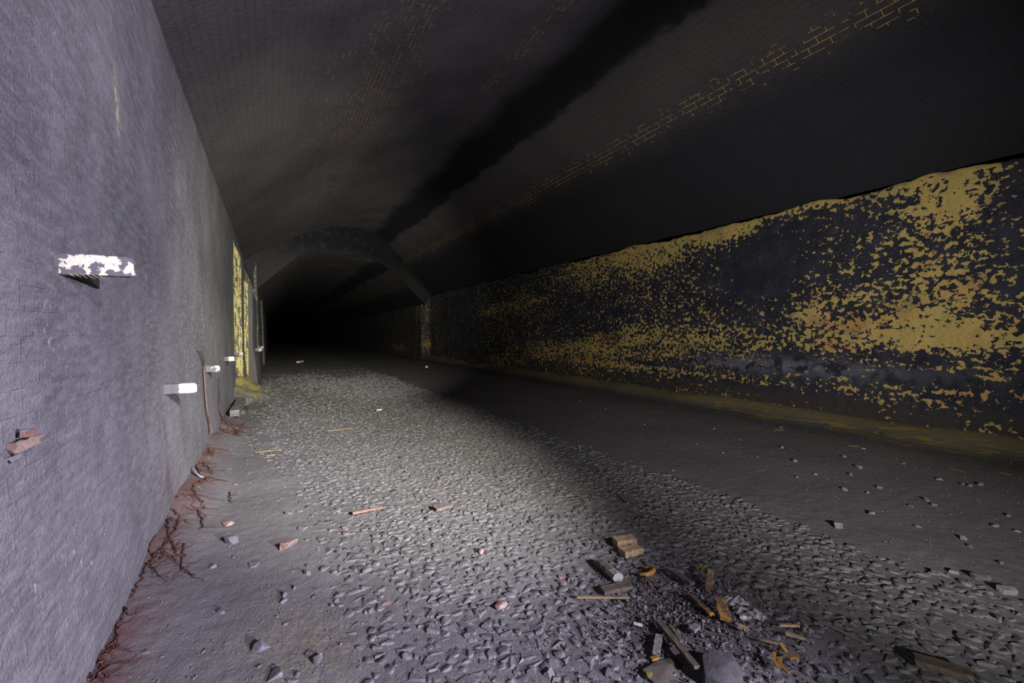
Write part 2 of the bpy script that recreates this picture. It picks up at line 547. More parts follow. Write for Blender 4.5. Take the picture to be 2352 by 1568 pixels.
# the ring where the lower vault begins
A = Acc()
rows, uvs = [], []
for k in range(9):
    f = k / 8
    r, u = [], []
    for (xo, zo, ao), (xi, zi, ai) in zip(prof, profi):
        x, z = xo + (xi - xo) * f, zo + 0.05 * (1 - f) + (zi - zo) * f
        y = yring(x) + rough3((x, 3, z), 0.02, 2.0)
        if 2 <= k <= 3:
            y -= 0.05
        r.append((x, y, z)); u.append((z * 1.0, ao))
    rows.append(r); uvs.append(u)
A.grid(rows, uvs)
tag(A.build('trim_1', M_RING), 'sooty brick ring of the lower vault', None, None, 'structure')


# left wall: battered, with two buttresses and a lower far stretch
def lx(z):
    return -0.598 - 0.062 * sstep(-0.1, 1.1, z)


def prof_a(z): return lx(z)
def prof_b(z): return lx(z) + 0.135 * sstep(3.15, 2.75, z)
def prof_c(z): return lx(z) + 0.30 * sstep(2.70, 2.15, z) + 0.03 * sstep(1.0, 0.5, z)
def prof_d(z): return -0.30 - 0.02 * z
def prof_e(z): return -0.22 - 0.03 * z
ZS = list(np.linspace(-0.1, 3.40, 48))
A = Acc()
segs = [(YB, 10.85, prof_a, 0), (10.85, 11.75, prof_b, 0), (11.75, 15.45, prof_c, 0), (15.45, 21.0, prof_d, 0), (21.0, YE, prof_e, 0)]
for i, (y0, y1, pf, mt) in enumerate(segs):
    rows, uvs = [], []
    for y in yrange(y0, y1, 0.09):
        rows.append([(pf(z) + rough3((y, z, 1), 0.010, 1.6), y, z) for z in ZS])
        uvs.append([(y, z) for z in ZS])
    A.grid(rows, uvs, mt)
    if i < len(segs) - 1:
        nx = segs[i + 1][2]
        rows, uvs = [], []
        for k in range(7):
            f = k / 6
            rows.append([(pf(z) + (nx(z) - pf(z)) * f + (rough3((y1, z, 1), 0.010, 1.6)), y1 + 0.012 * noise.noise(Vector((f * 3, z * 5, i))) * math.sin(PI * f), z) for z in ZS])
            uvs.append([(y1 + f * 0.3, z) for z in ZS])
        A.grid(rows, uvs, 1)
tag(A.build('wall_left', [M_LEFT, M_FACE]), 'grey brick side wall at the left', None, None, 'structure')


# right wall with its broken yellow ledge; the far stretch stands further in
def ledge(y, z):
    """how far the wall face stands out, ragged near its top"""
    n = noise.noise(Vector((y * 1.1, 7.7, 0)))
    n2 = noise.noise(Vector((y * 4.3, 2.7, 0)))
    top = 3.17 + 0.06 * n + 0.04 * n2 + 0.025 * noise.noise(Vector((y * 11, 1.1, 0)))
    return top


FLAKE_POS = [(22.35, 0.72, 0.12, 0.36, .34), (7.2, 3.05, 1.6, 0.42, .36), (5.4, 3.2, 1.1, 0.22, .30), (2.45, 2.80, 0.55, 0.35, .42), (3.2, 3.22, 1.3, 0.13, .50), (5.6, 3.25, 1.2, 0.14, .35),
           (2.6, 1.75, 1.1, 0.65, .17), (2.9, 1.28, 0.8, 0.20, .30), (3.9, 1.55, 0.35, 0.5, .20), (2.2, 1.15, 0.6, 0.12, .30),
           (5.5, 1.25, 1.3, 0.35, .15), (7.8, 1.0, 2.2, 0.32, .20), (8.0, 1.9, 1.5, 0.5, .08), (10.5, 0.75, 2.4, 0.35, .24), (12.5, 2.2, 1.5, 0.35, .16),
           (9.6, 2.9, 1.5, 0.35, .20), (14.3, 0.35, 0.9, 0.25, .16), (15.0, 2.1, 1.3, 0.2, .18), (4.6, 0.44, 2.0, 0.055, .24), (2.5, 0.56, 0.9, 0.06, .24),
           (7.5, 0.52, 2.4, 0.05, .25), (2.4, 0.16, 0.8, 0.12, .10), (27, 0.5, 2.2, 0.22, .24), (23.0, 2.5, 0.5, 0.5, .20), (21.0, 1.0, 0.35, 0.6, .10), (2.3, 0.85, 0.9, .06, .2)]
FLAKE_NEG = [(3.2, 0.28, 4.5, 0.17, .17), (4.7, 2.35, 0.9, 0.6, .30), (1.75, 2.6, 0.25, 0.9, .20), (9.5, 1.85, 1.6, 0.45, .14), (7.0, 0.72, 0.9, 0.10, .15), (4.5, 0.72, 1.6, 0.15, .20), (3.0, 2.75, 0.55, 0.30, .12), (2.8, 0.85, 0.9, 0.10, .10),
           (4.5, 0.25, 3.0, 0.12, .08), (18.5, 1.5, 2.2, 1.9, .12), (40, 1.5, 16.5, 2.0, .10), (6.6, 2.55, .8, .2, .06), (2.6, 0.97, .5, .09, .16)]


def flaking(y, z):
    '''how much yellow shows through the soot at a place on the right wall'''
    q = Vector((y * 0.75, z * 1.5, 0.3))
    wz = z + 0.28 * (noise.noise(q) + 0.5 * noise.noise(q * 2.1))
    d = 0.0
    for cx, cz, sx, sz, a in FLAKE_POS:
        e = ((y - cx) / sx) ** 2 + (((wz if sz > .2 else z) - cz) / sz) ** 2
        if e < 9: d += a * math.exp(-e)
    for cx, cz, sx, sz, a in FLAKE_NEG:
        e = ((y - cx) / sx) ** 2 + ((wz - cz) / sz) ** 2
        if e < 9: d -= a * math.exp(-e)
    return d


A = Acc()
YRR = yring(7.2)
ys = yrange(YB, YRR, 0.06)
zs = list(np.linspace(-0.1, 1.0, 45))
rows, uvs = [], []
for y in ys:
    top = ledge(y, 0)
    r, u = [], []
    for k in range(70):
        f = k / 69
        z = -0.1 + (top + 0.1) * f
        x = 7.13 + 0.03 * (z / 3.2) + rough3((y, z, 4), 0.022, 0.8) + rough3((y, z, 9), 0.010, 4.0)
        x += 0.05 * sstep(0.45, 0.62, z) * sstep(1.15, 0.75, z) * (0.5 + noise.noise(Vector((y * .6, 4, 1))))
        r.append((x, y, z)); u.append((y, z))
    for k in range(1, 7):                      # ledge top running back to the vault
        f = k / 6
        r.append((x + 0.10 * f, y, top + 0.02 * f + rough3((y, f, 2), 0.012, 5)))
        u.append((y, top + 0.14 * f))
    rows.append(r); uvs.append(u)
A.grid(rows, uvs)
# step face
rows, uvs = [], []
for k in range(9):
    f = k / 8
    rows.append([(7.16 - 0.50 * f, YRR - 0.25 * math.sin(f * 0) + (yring(6.66) - YRR) * f * 0.15 + rough3((f, z, 3), 0.02, 3), z) for z in np.linspace(-.1, 3.3, 50)])
    uvs.append([(20.9 + f * 0.5, z) for z in np.linspace(-.1, 3.3, 50)])
A.grid(rows, uvs)
y2 = YRR + (yring(6.66) - YRR) * 0.15
rows, uvs = [], []
for y in yrange(y2, YE):
    rows.append([(6.66 + 0.06 * (z / 2.7) + rough3((y, z, 4), 0.03, 0.8), y, z) for z in np.linspace(-.1, 2.78, 50)])
    uvs.append([(y, z) for z in np.linspace(-.1, 2.78, 50)])
A.grid(rows, uvs)
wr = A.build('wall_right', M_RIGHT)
att = wr.data.attributes.new('flaking', 'FLOAT', 'POINT')
att.data.foreach_set('value', [flaking(v[1], v[2]) for v in A.v])
tag(wr, 'black and yellow flaking side wall at the right', None, None, 'structure')

# caps added at both ends against light leaks, coloured black for the unlit distance
for nm, y in (('end_cap_back', YB), ('end_cap_front', YE)):
    A = Acc()
    M_END = M_END if nm == 'end_cap_front' else mat_plain('dead_black_cap', (0.004, 0.004, 0.004), 1.0, 0.0)
    A.grid([[(-1.2, y, -.2), (-1.2, y, 6)], [(7.8, y, -.2), (7.8, y, 6)]], [[(0, 0), (0, 6)], [(9, 0), (9, 6)]])
    tag(A.build(nm, M_END), 'black cap added across the tunnel end', None, None, 'structure')

# ground
xs = list(np.arange(-0.85, 3.6, 0.022)) + list(np.arange(3.6, 7.5, 0.06))
yy = list(np.arange(YB, 0, 0.5)) + list(np.arange(0, 7, 0.026)) + list(np.arange(7, 24, 0.11)) + list(np.arange(24, YE + 1, 1.2))
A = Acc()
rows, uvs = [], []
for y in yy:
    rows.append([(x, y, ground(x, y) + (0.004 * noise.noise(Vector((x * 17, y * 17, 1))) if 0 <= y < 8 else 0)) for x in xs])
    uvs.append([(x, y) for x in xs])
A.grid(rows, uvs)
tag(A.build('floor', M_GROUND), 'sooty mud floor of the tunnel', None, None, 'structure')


# ------------------------------------------------------------------ stones
def hull_stone(seed, flat=0.6, n=15, jag=0.22):
    r = random.Random(seed)
    bm = bmesh.new()
    ax = (1.0, r.uniform(0.62, 0.9), r.uniform(flat * 0.8, flat * 1.15))
    for i in range(n):
        v = Vector((r.gauss(0, 1), r.gauss(0, 1), r.gauss(0, 1))).normalized()
        k = 1 - jag * r.random()
        v = Vector((max(-.8, min(.8, v.x)) * ax[0] * k * 1.15, max(-.8, min(.8, v.y)) * ax[1] * k * 1.15, max(-.62, min(.62, v.z)) * ax[2] * k * 1.3))
        bm.verts.new(v)
    bmesh.ops.convex_hull(bm, input=bm.verts[:])
    for v in [v for v in bm.verts if not v.link_faces]:
        bm.verts.remove(v)
    bmesh.ops.triangulate(bm, faces=bm.faces[:])
    return bm


def bevelled(bm, off):
    bmesh.ops.bevel(bm, geom=bm.edges[:] + bm.verts[:], offset=off, segments=1, affect='EDGES', profile=0.6, clamp_overlap=True)
    bmesh.ops.triangulate(bm, faces=bm.faces[:])
    return bm


def bm_mesh(bm, name, smooth=False):
    me = bpy.data.meshes.new(name)
    bm.to_mesh(me); bm.free()
    me.polygons.foreach_set('use_smooth', [smooth] * len(me.polygons))
    return me


VAR = []
for sd in range(14):
    bm = bevelled(hull_stone(100 + sd, 0.50), 0.07)
    bm.verts.ensure_lookup_table()
    V = np.array([v.co[:] for v in bm.verts]); Fc = np.array([[v.index for v in f.verts] for f in bm.faces])
    VAR.append((V, Fc)); bm.free()


def nz(x, y, s, k=0.0):
    return noise.noise(Vector((x * s, y * s, k)))


def gravel_density(x, y):
    left = 0.42 + 0.22 * nz(x, y, 1.3, 2) - 0.55 * sstep(3.0, 6.5, y)
    right = 3.02 + 0.16 * nz(x, y, 0.9, 5) + 0.10 * nz(x, y, 3.0, 9)
    d = sstep(left - 0.42, left + 0.30, x) * sstep(right + 0.14, right - 0.12, x)
    d *= 1 - 0.9 * sstep(0.33, 0.12, math.hypot((x - 1.62) * 0.75, y - 1.36))
    if y > 3.2:
        d *= 0.85 + 0.4 * nz(x, y, 0.7, 4)
    d *= 1 - 0.93 * sstep(11.0, 17.0, y + 1.5 * nz(x, y, 0.8, 6))
    return max(0, min(1, d))


stones = []   # x, y, z, size, yaw, tilt(2), variant
SP = 0.047
y = 0.25
while y < 17:
    sp = SP * (1 if y < 5 else 1 + (y - 5) * 0.05)
    x = -0.52
    while x < 3.5:
        px, py = x + rnd.uniform(-.42, .42) * sp, y + rnd.uniform(-.42, .42) * sp
        x += sp
        d = gravel_density(px, py)
        base = 0.05 if (px < 1.2 and y < 12) else 0.008
        if rnd.random() < max(d, base):
            sc = sp * rnd.uniform(0.55, 1.0) * (1.0 if d > 0.3 else rnd.uniform(0.2, 0.75))
            stones.append((px, py, sc, rnd.uniform(0, 2 * PI), rnd.gauss(0, .11), rnd.gauss(0, .11), rnd.randrange(14), d))
    y += sp * 0.86

# fine grit on the mud on both sides
for k in range(6500):
    gx_, gy_ = rnd.uniform(-0.5, 1.0), 0.9 + 6.5 * rnd.random() ** 1.6
    stones.append((gx_, gy_, rnd.uniform(.0025, .008), rnd.uniform(0, 6.28), rnd.gauss(0, .3), rnd.gauss(0, .3), rnd.randrange(14), 0))
for k in range(2500):
    gx_, gy_ = rnd.uniform(2.9, 6.9), 0.5 + 8 * rnd.random() ** 1.5
    stones.append((gx_, gy_, rnd.uniform(.004, .011), rnd.uniform(0, 6.28), rnd.gauss(0, .3), rnd.gauss(0, .3), rnd.randrange(14), 0))

# which ones show largest in the photograph
scored = []
for i, s in enumerate(stones):
    q = project((s[0], s[1], 0))
    if q and -10 < q[0] < 2362 and q[1] < 1600 and s[7] > 0.5:
        scored.append((s[2] / q[2], i))
scored.sort(reverse=True)
big = {i for _, i in scored[:300]}


def rotm(yaw, a, b):
    return np.array((Matrix.Rotation(yaw, 3, 'Z') @ Matrix.Rotation(a, 3, 'X') @ Matrix.Rotation(b, 3, 'Y')))


def scatter(name, items, mat):
    """many small stones as one mesh; items: x,y,z,scale,yaw,a,b,variant"""
    vs, fs, off = [], [], 0
    for (x, y, z, sc, yw, a, b, vi) in items:
        V, Fc = VAR[vi]
        vs.append(V * sc @ rotm(yw, a, b).T + np.array([x, y, z]))
        fs.append(Fc + off); off += len(V)
    V = np.concatenate(vs).astype(np.float32); Fc = np.concatenate(fs).astype(np.int32)
    me = bpy.data.meshes.new(name)
    me.vertices.add(len(V)); me.vertices.foreach_set('co', V.ravel())
    me.loops.add(len(Fc) * 3); me.loops.foreach_set('vertex_index', Fc.ravel())
    me.polygons.add(len(Fc)); me.polygons.foreach_set('loop_start', np.arange(0, len(Fc) * 3, 3, dtype=np.int32))
    me.update(calc_edges=True)
    return link(name, me, mat)


def sit(s):
    return ground(s[0], s[1]) + (-0.18 if s[7] > .3 else -0.10) * s[2] + 0.004 * nz(s[0], s[1], 9, 3)


tag(scatter('gravel', [(s[0], s[1], sit(s), s[2], s[3], s[4], s[5], s[6]) for i, s in enumerate(stones) if i not in big], M_GRAVEL),
    'sooty grey track ballast trodden into the mud between the walls', 'gravel', None, 'stuff')

VMESH = []
for sd in range(14):
    me = bm_mesh(bevelled(hull_stone(100 + sd, 0.50), 0.07), 'ballast_stone')
    me.materials.append(M_GRAVEL)
    VMESH.append(me)
for i in sorted(big):
    s = stones[i]
    o = bpy.data.objects.new('ballast_stone', VMESH[s[6]])
    o.location = (s[0], s[1], sit(s)); o.scale = (s[2],) * 3
    o.rotation_euler = (Matrix.Rotation(s[3], 3, 'Z') @ Matrix.Rotation(s[4], 3, 'X') @ Matrix.Rotation(s[5], 3, 'Y')).to_euler()
    COL.objects.link(o)
    tag(o, 'dark angular ballast stone packed among others nearest the camera', 'stone', 'nearest ballast stones of the gravel bed')

# fine ash and crumbs of the burnt-out fire
crumbs = []
for k in range(3600):
    x, y = 1.62 + rnd.gauss(0, .25), 1.36 + rnd.gauss(0, .19)
    sc = rnd.uniform(0.002, 0.007) if rnd.random() < .93 else rnd.uniform(.007, .015)
    crumbs.append((x, y, ground(x, y) + 0.35 * sc + 0.004, sc, rnd.uniform(0, 6.28), rnd.gauss(0, .6), rnd.gauss(0, .6), rnd.randrange(14)))
tag(scatter('ash_crumbs', crumbs, M_ASH), 'ash, charcoal crumbs and chips of a burnt-out fire on the gravel', 'ash', None, 'stuff')


def stone_obj(name, px, py, w, label, mat=M_STONE, aspect=(1, .75, .6), yaw=None, group=None, seed=None, cat='stone', sink=0.25, n=18):
    """a stone w photograph pixels wide lying at a pixel's place on the ground"""
    p = at(px, py)
    size = w * mpp(p) / 2
    seed = seed if seed is not None else int(px * 7 + py)
    bm = bevelled(hull_stone(seed, 0.75, n, 0.15), 0.10)
    for v in bm.verts:
        v.co = Vector((v.co.x * aspect[0], v.co.y * aspect[1] / 0.76, v.co.z * aspect[2] / 0.6)) * size
    zmin = min(v.co.z for v in bm.verts)
    o = link(name, bm_mesh(bm, name), mat)
    o.location = (p.x, p.y, p.z - zmin * (1 - sink) - 0.004)
    o.rotation_euler = (0, 0, yaw if yaw is not None else (seed % 63) / 10)
    return tag(o, label, cat, group)


# stones of the near left mud, each told apart by its place
LS = [(602, 1488, 44, 'fist-sized dark stone alone on the bare mud near the bottom left'), (530, 1245, 40, 'rounded dark stone beside the pink brick crumb on the left mud'),
      (706, 1318, 24, 'small round stone on the mud halfway between brick and fist-sized stone'), (769, 1316, 20, 'small stone at the left rim of the ballast, level with the round one'),
      (664, 1180, 20, 'little pale-edged stone up the mud beyond the broken brick'), (693, 1216, 32, 'flat half-sunk stone just beyond the broken brick'),
      (584, 1296, 36, 'long flat half-buried stone on the left mud below the round stone'), (675, 1350, 20, 'small stone with a white chip on its far side, on the left mud'),
      (653, 1368, 22, 'upper one of a close pair of pale stones on left mud'), (651, 1382, 20, 'lower one of a close pair of pale stones on left mud'),
      (630, 1553, 52, 'large flat stone half in the mud at the bottom edge of the picture'), (729, 1518, 34, 'stone with a pale left end near the lower ballast rim'),
      (840, 1313, 30, 'dark block of ballast standing proud near the left rim'), (490, 1302, 18, 'tiny dark stone on the mud below the pale red root sprays'),
      (628, 1528, 22, 'small brownish stone above the large flat one at the bottom edge')]
for px, py, w, lb in LS:
    flat = 0.35 if 'flat' in lb else 0.6
    stone_obj('stone', px, py, w, lb, aspect=(1, .72, flat), group='loose stones on the left mud', yaw=0.6 + (px % 7) * .3, sink=.5)
RS = [(1793, 982, 12), (1936, 1049, 16), (1984, 1031, 12), (2072, 1064, 17), (1972, 1074, 20), (1956, 1092, 18), (2159, 1102, 16), (2214, 1114, 14), (2228, 1116, 14), (2254, 1115, 20),
      (1938, 1125, 18), (1996, 1133, 12), (2001, 1180, 24), (2090, 1163, 14), (2128, 1149, 18), (2145, 1161, 16), (2108, 1210, 19), (1925, 1210, 30), (2214, 1239, 22), (2230, 1256, 22),
      (2299, 1294, 18), (2287, 1209, 22), (2335, 1221, 16), (2315, 1184, 16), (1830, 1096, 12), (1873, 1090, 11), (2021, 1121, 14), (1826, 1060, 15), (1795, 1029, 12), (1700, 1010, 8),
      (1640, 985, 8), (1560, 960, 8), (1480, 975, 8), (1390, 940, 7), (1740, 1050, 10), (1660, 1040, 9), (1330, 920, 6), (1600, 1020, 8)]
for px, py, w in RS:
    stone_obj('stone', px, py, w, 'small dark stone lying loose on the smooth mud right of the gravel', aspect=(1, .7, .6), group='loose stones on the smooth right mud', cat='stone', n=12, sink=.55)
for px, py, w, lb in [(2149, 1318, 28, 'proud dark stone on the far rim of the gravel, leftmost of four'), (2191, 1316, 24, 'proud dark stone on the far rim of the gravel, second of four'),
                      (2256, 1332, 46, 'largest flat-topped stone on the far rim of the gravel'), (2311, 1360, 42, 'proud stone on the far rim of the gravel at the right picture edge')]:
    stone_obj('stone', px, py, w, lb, aspect=(1, .7, .5), group='stones on the far gravel rim', sink=.5)

# ------------------------------------------------------------------ wooden pieces, sticks, chips


def splinter_mesh(name, L, W, T, seed, taper=0.0, jag=0.15, bend=0.0, seg=14, rounded=False):
    """a split piece of wood along +X, ragged ends"""
    r = random.Random(seed)
    bm = bmesh.new()
    ringn = 8
    rings = []
    for i in range(seg + 1):
        f = i / seg
        k = 1 - taper * f
        ring = []
        for j in range(ringn):
            sx, sy = [(-1, -1), (0, -1), (1, -1), (1, 0), (1, 1), (0, 1), (-1, 1), (-1, 0)][j]
            if rounded:
                sx, sy = (c / max(1e-6, math.hypot(sx, sy)) * 1.08 for c in (sx, sy))
            x = (f - .5) * L
            if i in (0, seg):
                x += r.uniform(-jag, jag) * W * (1 if i else -1)
            yv = sx * W / 2 * k * (1 + 0.24 * noise.noise(Vector((f * 6, j, seed)))) + bend * L * (f - .5) ** 2
            zv = sy * T / 2 * k * (1 + 0.30 * noise.noise(Vector((f * 6, j + 9, seed))))
            ring.append(bm.verts.new((x, yv, zv)))
        rings.append(ring)
    for a, b in zip(rings, rings[1:]):
        for j in range(ringn):
            bm.faces.new((a[j], a[(j + 1) % ringn], b[(j + 1) % ringn], b[j]))
    bm.faces.new(rings[0][::-1]); bm.faces.new(rings[-1])
    bmesh.ops.recalc_face_normals(bm, faces=bm.faces[:])
    return bm_mesh(bm, name)


def stick(name, a, b, wpx, tpx, label, cat, mat, taper=0.0, bend=0.0, lift=0.0, group=None, jag=.15, za=0.0, zb=0.0, rounded=False):
    """a piece of wood lying between two pixels of the ground; za, zb lift its ends"""
    A_, B_ = at(*a), at(*b)
    m = mpp((A_ + B_) / 2)
    W, T = wpx * m, max(tpx * m, 0.003)
    A_.z += za; B_.z += zb
    d = B_ - A_
    o = link(name, splinter_mesh(name, d.length, W, T, int(a[0] + a[1]), taper, jag, bend, rounded=rounded), mat)
    o.location = (A_ + B_) / 2 + Vector((0, 0, T * 0.42 + lift))
    o.rotation_euler = d.to_track_quat('X', 'Z').to_euler()
    return tag(o, label, cat, group)


def top(px, py):
    return at(px, py)


stick('wood_block', (1412, 1256), (1456, 1250), 26, 15, 'pale split wood block on the gravel, the upper of two touching', 'wood', M_PALEWOOD, lift=.012, jag=.08)
stick('wood_block', (1428, 1279), (1470, 1268), 26, 13, 'pale split wood block on the gravel, the lower of two touching', 'wood', M_PALEWOOD, lift=.010, jag=.08)
stick('charred_log', (1376, 1300), (1420, 1338), 25, 18, 'short round charred log with an ash-grey end on the gravel', 'log', mat_patchy('ash_ended_log', (0.13, 0.115, 0.10), (0.27, 0.265, 0.255), .62, 20, .06, 0, (.0, .05), .5), jag=.05, lift=.008, rounded=True)
stick('charred_slab', (1384, 1364), (1448, 1350), 24, 9, 'flat charred wood slab lying below the short charred log', 'wood', M_DARKWOOD, jag=.1, lift=.008)
stick('pale_stick', (1325, 1378), (1444, 1380), 6, 5, 'long thin pale stick lying flat left of the ash', 'stick', M_STRAW, taper=.3, lift=.012)
stick('wooden_slat', (1513, 1440), (1601, 1562), 14, 8, 'long weathered brown slat pointing at the big rock', 'wood', M_DARKWOOD, lift=.02, jag=.1, zb=.02)
stick('wooden_slat', (1514, 1472), (1507, 1515), 16, 8, 'short dark slat left of the long brown slat', 'wood', M_GREYWOOD, lift=.016, jag=.1)
stick('wooden_slat', (1541, 1450), (1566, 1486), 9, 6, 'thin dark slat lying close along the right of the long brown slat', 'wood', M_DARKWOOD, lift=.018)
stick('wood_chip', (1653, 1399), (1667, 1437), 24, 9, 'rusty brown wood chip standing tilted in the ash', 'wood', mat_patchy('ochre_edged_chip', (0.12, 0.075, 0.038), (0.32, 0.17, 0.035), .53, 25), lift=.02, za=.02)
stick('bark_strip', (1586, 1378), (1636, 1425), 12, 6, 'dark rotten bark strip with ochre upper end, left of tilted wood chip', 'bark', mat_patchy('ochre_tipped_bark', (0.07, 0.055, 0.045), (0.30, 0.17, 0.03), .55, 20), lift=.02)
stick('wood_shard', (1628, 1362), (1632, 1338), 13, 12, 'brown shard of timber standing upright with a pale cut foot', 'wood', mat_patchy('brown_shard', (0.16, 0.10, 0.055), (0.32, 0.24, 0.16), .56, 22), lift=.012, zb=.03, jag=.3)
stick('wood_shard', (1607, 1322), (1622, 1313), 9, 5, 'small ochre shard above the upright brown shard', 'wood', M_OCHRE, lift=.03, taper=.5)
stick('wood_chip', (1696, 1451), (1720, 1460), 12, 7, 'small pale wood chip left of the crumpled film', 'wood', M_PALEWOOD, lift=.02)
stick('wood_chip', (1790, 1448), (1834, 1449), 6, 5, 'thin pale splinter right of the ash, the upper of two', 'wood', M_PALEWOOD, lift=.02)
stick('wood_chip', (1804, 1467), (1850, 1481), 10, 6, 'broad pale splinter right of the ash, the lower of two', 'wood', M_PALEWOOD, lift=.02, taper=.4)
stick('twig', (1745, 1481), (1802, 1494), 4, 4, 'thin straight twig below the pale splinters', 'twig', M_STRAW, lift=.02)
stick('wood_plank', (2100, 1530), (2230, 1568), 34, 15, 'dark plank end at the bottom right with an ochre edge', 'wood', M_DARKWOOD, lift=.018, jag=.1)
stick('wood_splinter', (811, 1185), (880, 1172), 9, 6, 'thin reddish wood splinter lying on the middle gravel', 'wood', M_REDWOOD, lift=.016, taper=.5, jag=.3)
stick('brick_flake', (998, 1175), (1030, 1167), 26, 5, 'flat brownish brick flake on the gravel right of the red splinter', 'brick', mat_patchy('brown_flake', (0.16, 0.115, 0.10), (0.20, 0.175, 0.165), .52, 20), lift=.018)
stick('straw_stalk', (752, 994), (808, 987), 2.5, 2, 'yellow straw stalk on the brightly lit gravel', 'straw', M_STRAW, lift=.016)
stick('straw_stalk', (586, 1042), (646, 1036), 2.5, 2, 'longest yellow straw stalk on the mud by the left wall', 'straw', M_STRAW, lift=.012)
stick('straw_stalk', (612, 1050), (632, 1047), 2.5, 2, 'short yellow straw just below the longest stalk', 'straw', M_STRAW, lift=.012)
stick('twig', (1426, 1146), (1442, 1162), 4, 4, 'short slanting twig alone on the gravel above the wood blocks', 'twig', M_STRAW, lift=.016)
stick('twig', (2022, 982), (2072, 992), 4, 4, 'dark twig lying on the silt under the right wall', 'twig', M_DARKWOOD, lift=.006, bend=.3)
stick('twig', (1880, 1440), (1985, 1490), 4, 4, 'long faint dark twig on the gravel right of the pale splinters', 'twig', M_GREYWOOD, lift=.026)
stick('yellow_chip', (1778, 987), (1800, 988), 3, 1, 'upper yellow flake lying on the right mud near the silt', 'flake', M_OCHRE, lift=.003)
stick('yellow_chip', (1948, 1024), (1974, 1026), 3, 1, 'lower yellow flake lying on the right mud away from the silt', 'flake', M_OCHRE, lift=.003)
for (a, b, lb) in [((2182, 1076), (2216, 1085), 'long thin yellow flake on the dark rut, left of two'), ((2295, 1086), (2326, 1092), 'long thin yellow flake on the dark rut, right of two')]:
    stick('yellow_chip', a, b, 2.5, 1, lb, 'flake', M_OCHRE, lift=.003)
stick('white_scrap', (1457, 1444), (1475, 1449), 7, 3, 'bright white scrap lying at the left of the long slat', 'litter', M_WHITE, lift=.022)
stick('bark_strip', (1772, 1522), (1784, 1552), 9, 4, 'bright ochre bark strip right of the big rock', 'bark', M_OCHRE, lift=.028, za=.012, bend=.6)
stick('bark_strip', (1784, 1528), (1806, 1566), 11, 5, 'longest bright ochre bark strip at the bottom edge', 'bark', M_OCHRE, lift=.028, bend=.5, taper=.5)
stick('bark_strip', (1792, 1506), (1806, 1516), 10, 5, 'small curled ochre bark piece above the ochre strips', 'bark', M_OCHRE, lift=.028, za=.015)
stick('bark_strip', (1806, 1526), (1832, 1524), 12, 5, 'brownish ochre bark piece right of the small curled one', 'bark', mat_plain('brown_ochre', (0.25, .14, .035)), lift=.026, bend=-.8)
stick('bark_strip', (1496, 1525), (1512, 1520), 9, 5, 'ochre bark crumb below the short dark slat', 'bark', M_OCHRE, lift=.016)
stick('charred_slab', (1590, 1352), (1536, 1318), 14, 6, 'thin charred slab with an orange fleck in the ash', 'wood', mat_patchy('orange_flecked_char', (0.09, 0.07, 0.065), (0.30, 0.15, 0.05), .60, 22), lift=.02)
stick('charred_slab', (1588, 1464), (1602, 1452), 14, 8, 'small charred slab among the ash right of the slats', 'wood', M_GREYWOOD, lift=.022)

# brick pieces
stone_obj('broken_brick', 662, 1256, 62, 'broken pinkish brick half sunk in the left mud', M_BRICK, (1, .36, .36), 0.72, cat='brick', seed=41, sink=.15)
stone_obj('brick_crumb', 527, 1204, 28, 'pink crumb of brick on the mud by the red roots', M_BRICK, (1, .8, .5), 0.3, cat='brick', seed=42)
stone_obj('brick_crumb', 1105, 1270, 20, 'pinkish brick crumb with grey side on the middle gravel', M_BRICK, (1, .6, .5), 0.5, cat='brick', seed=43, sink=-.3)
stone_obj('brick_crumb', 1150, 1395, 40, 'pale pinkish brick crumb on the lower gravel', M_BRICK, (1, .5, .35), 0.2, cat='brick', seed=44, sink=-.1)

# ochre ring of bark with its stalk
def tube_mesh(name, pts, rad, sides=6, closed=False):
    bm = bmesh.new()
    P = [Vector(p) for p in pts]
    rings = []
    for i, p in enumerate(P):
        d = (P[min(i + 1, len(P) - 1)] - P[max(i - 1, 0)])
        d = d.normalized() if d.length > 1e-9 else Vector((1, 0, 0))
        u = d.cross(Vector((0.13, 0.21, 1))).normalized(); v = d.cross(u)
        rr = rad(i / (len(P) - 1)) if callable(rad) else rad
        rings.append([bm.verts.new(p + (u * math.cos(2 * PI * k / sides) + v * math.sin(2 * PI * k / sides)) * rr) for k in range(sides)])
    for a, b in zip(rings, rings[1:]):
        for k in range(sides):
            bm.faces.new((a[k], a[(k + 1) % sides], b[(k + 1) % sides], b[k]))
    bm.faces.new(rings[0][::-1]); bm.faces.new(rings[-1])
    bmesh.ops.recalc_face_normals(bm, faces=bm.faces[:])
    return bm


pts = [at(*q) + Vector((0, 0, .02)) for q in [(1478, 1312), (1488, 1311), (1498, 1314), (1501, 1318), (1496, 1324), (1485, 1328), (1472, 1328), (1466, 1325)]]
tag(link('bark_curl', bm_mesh(tube_mesh('bark_curl', pts, lambda f: .006 + .008 * math.sin(PI * f)), 'bark_curl', True), M_OCHRE), 'ochre curl of bark right of the short charred log', 'bark')
pts = [at(*q) + Vector((0, 0, .018)) for q in [(1481, 1331), (1482, 1345), (1480, 1360), (1481, 1374)]]
tag(link('twig', bm_mesh(tube_mesh('twig', pts, .004), 'twig', True), M_ROOT), 'thin red twig hanging down from the ochre bark curl', 'twig')

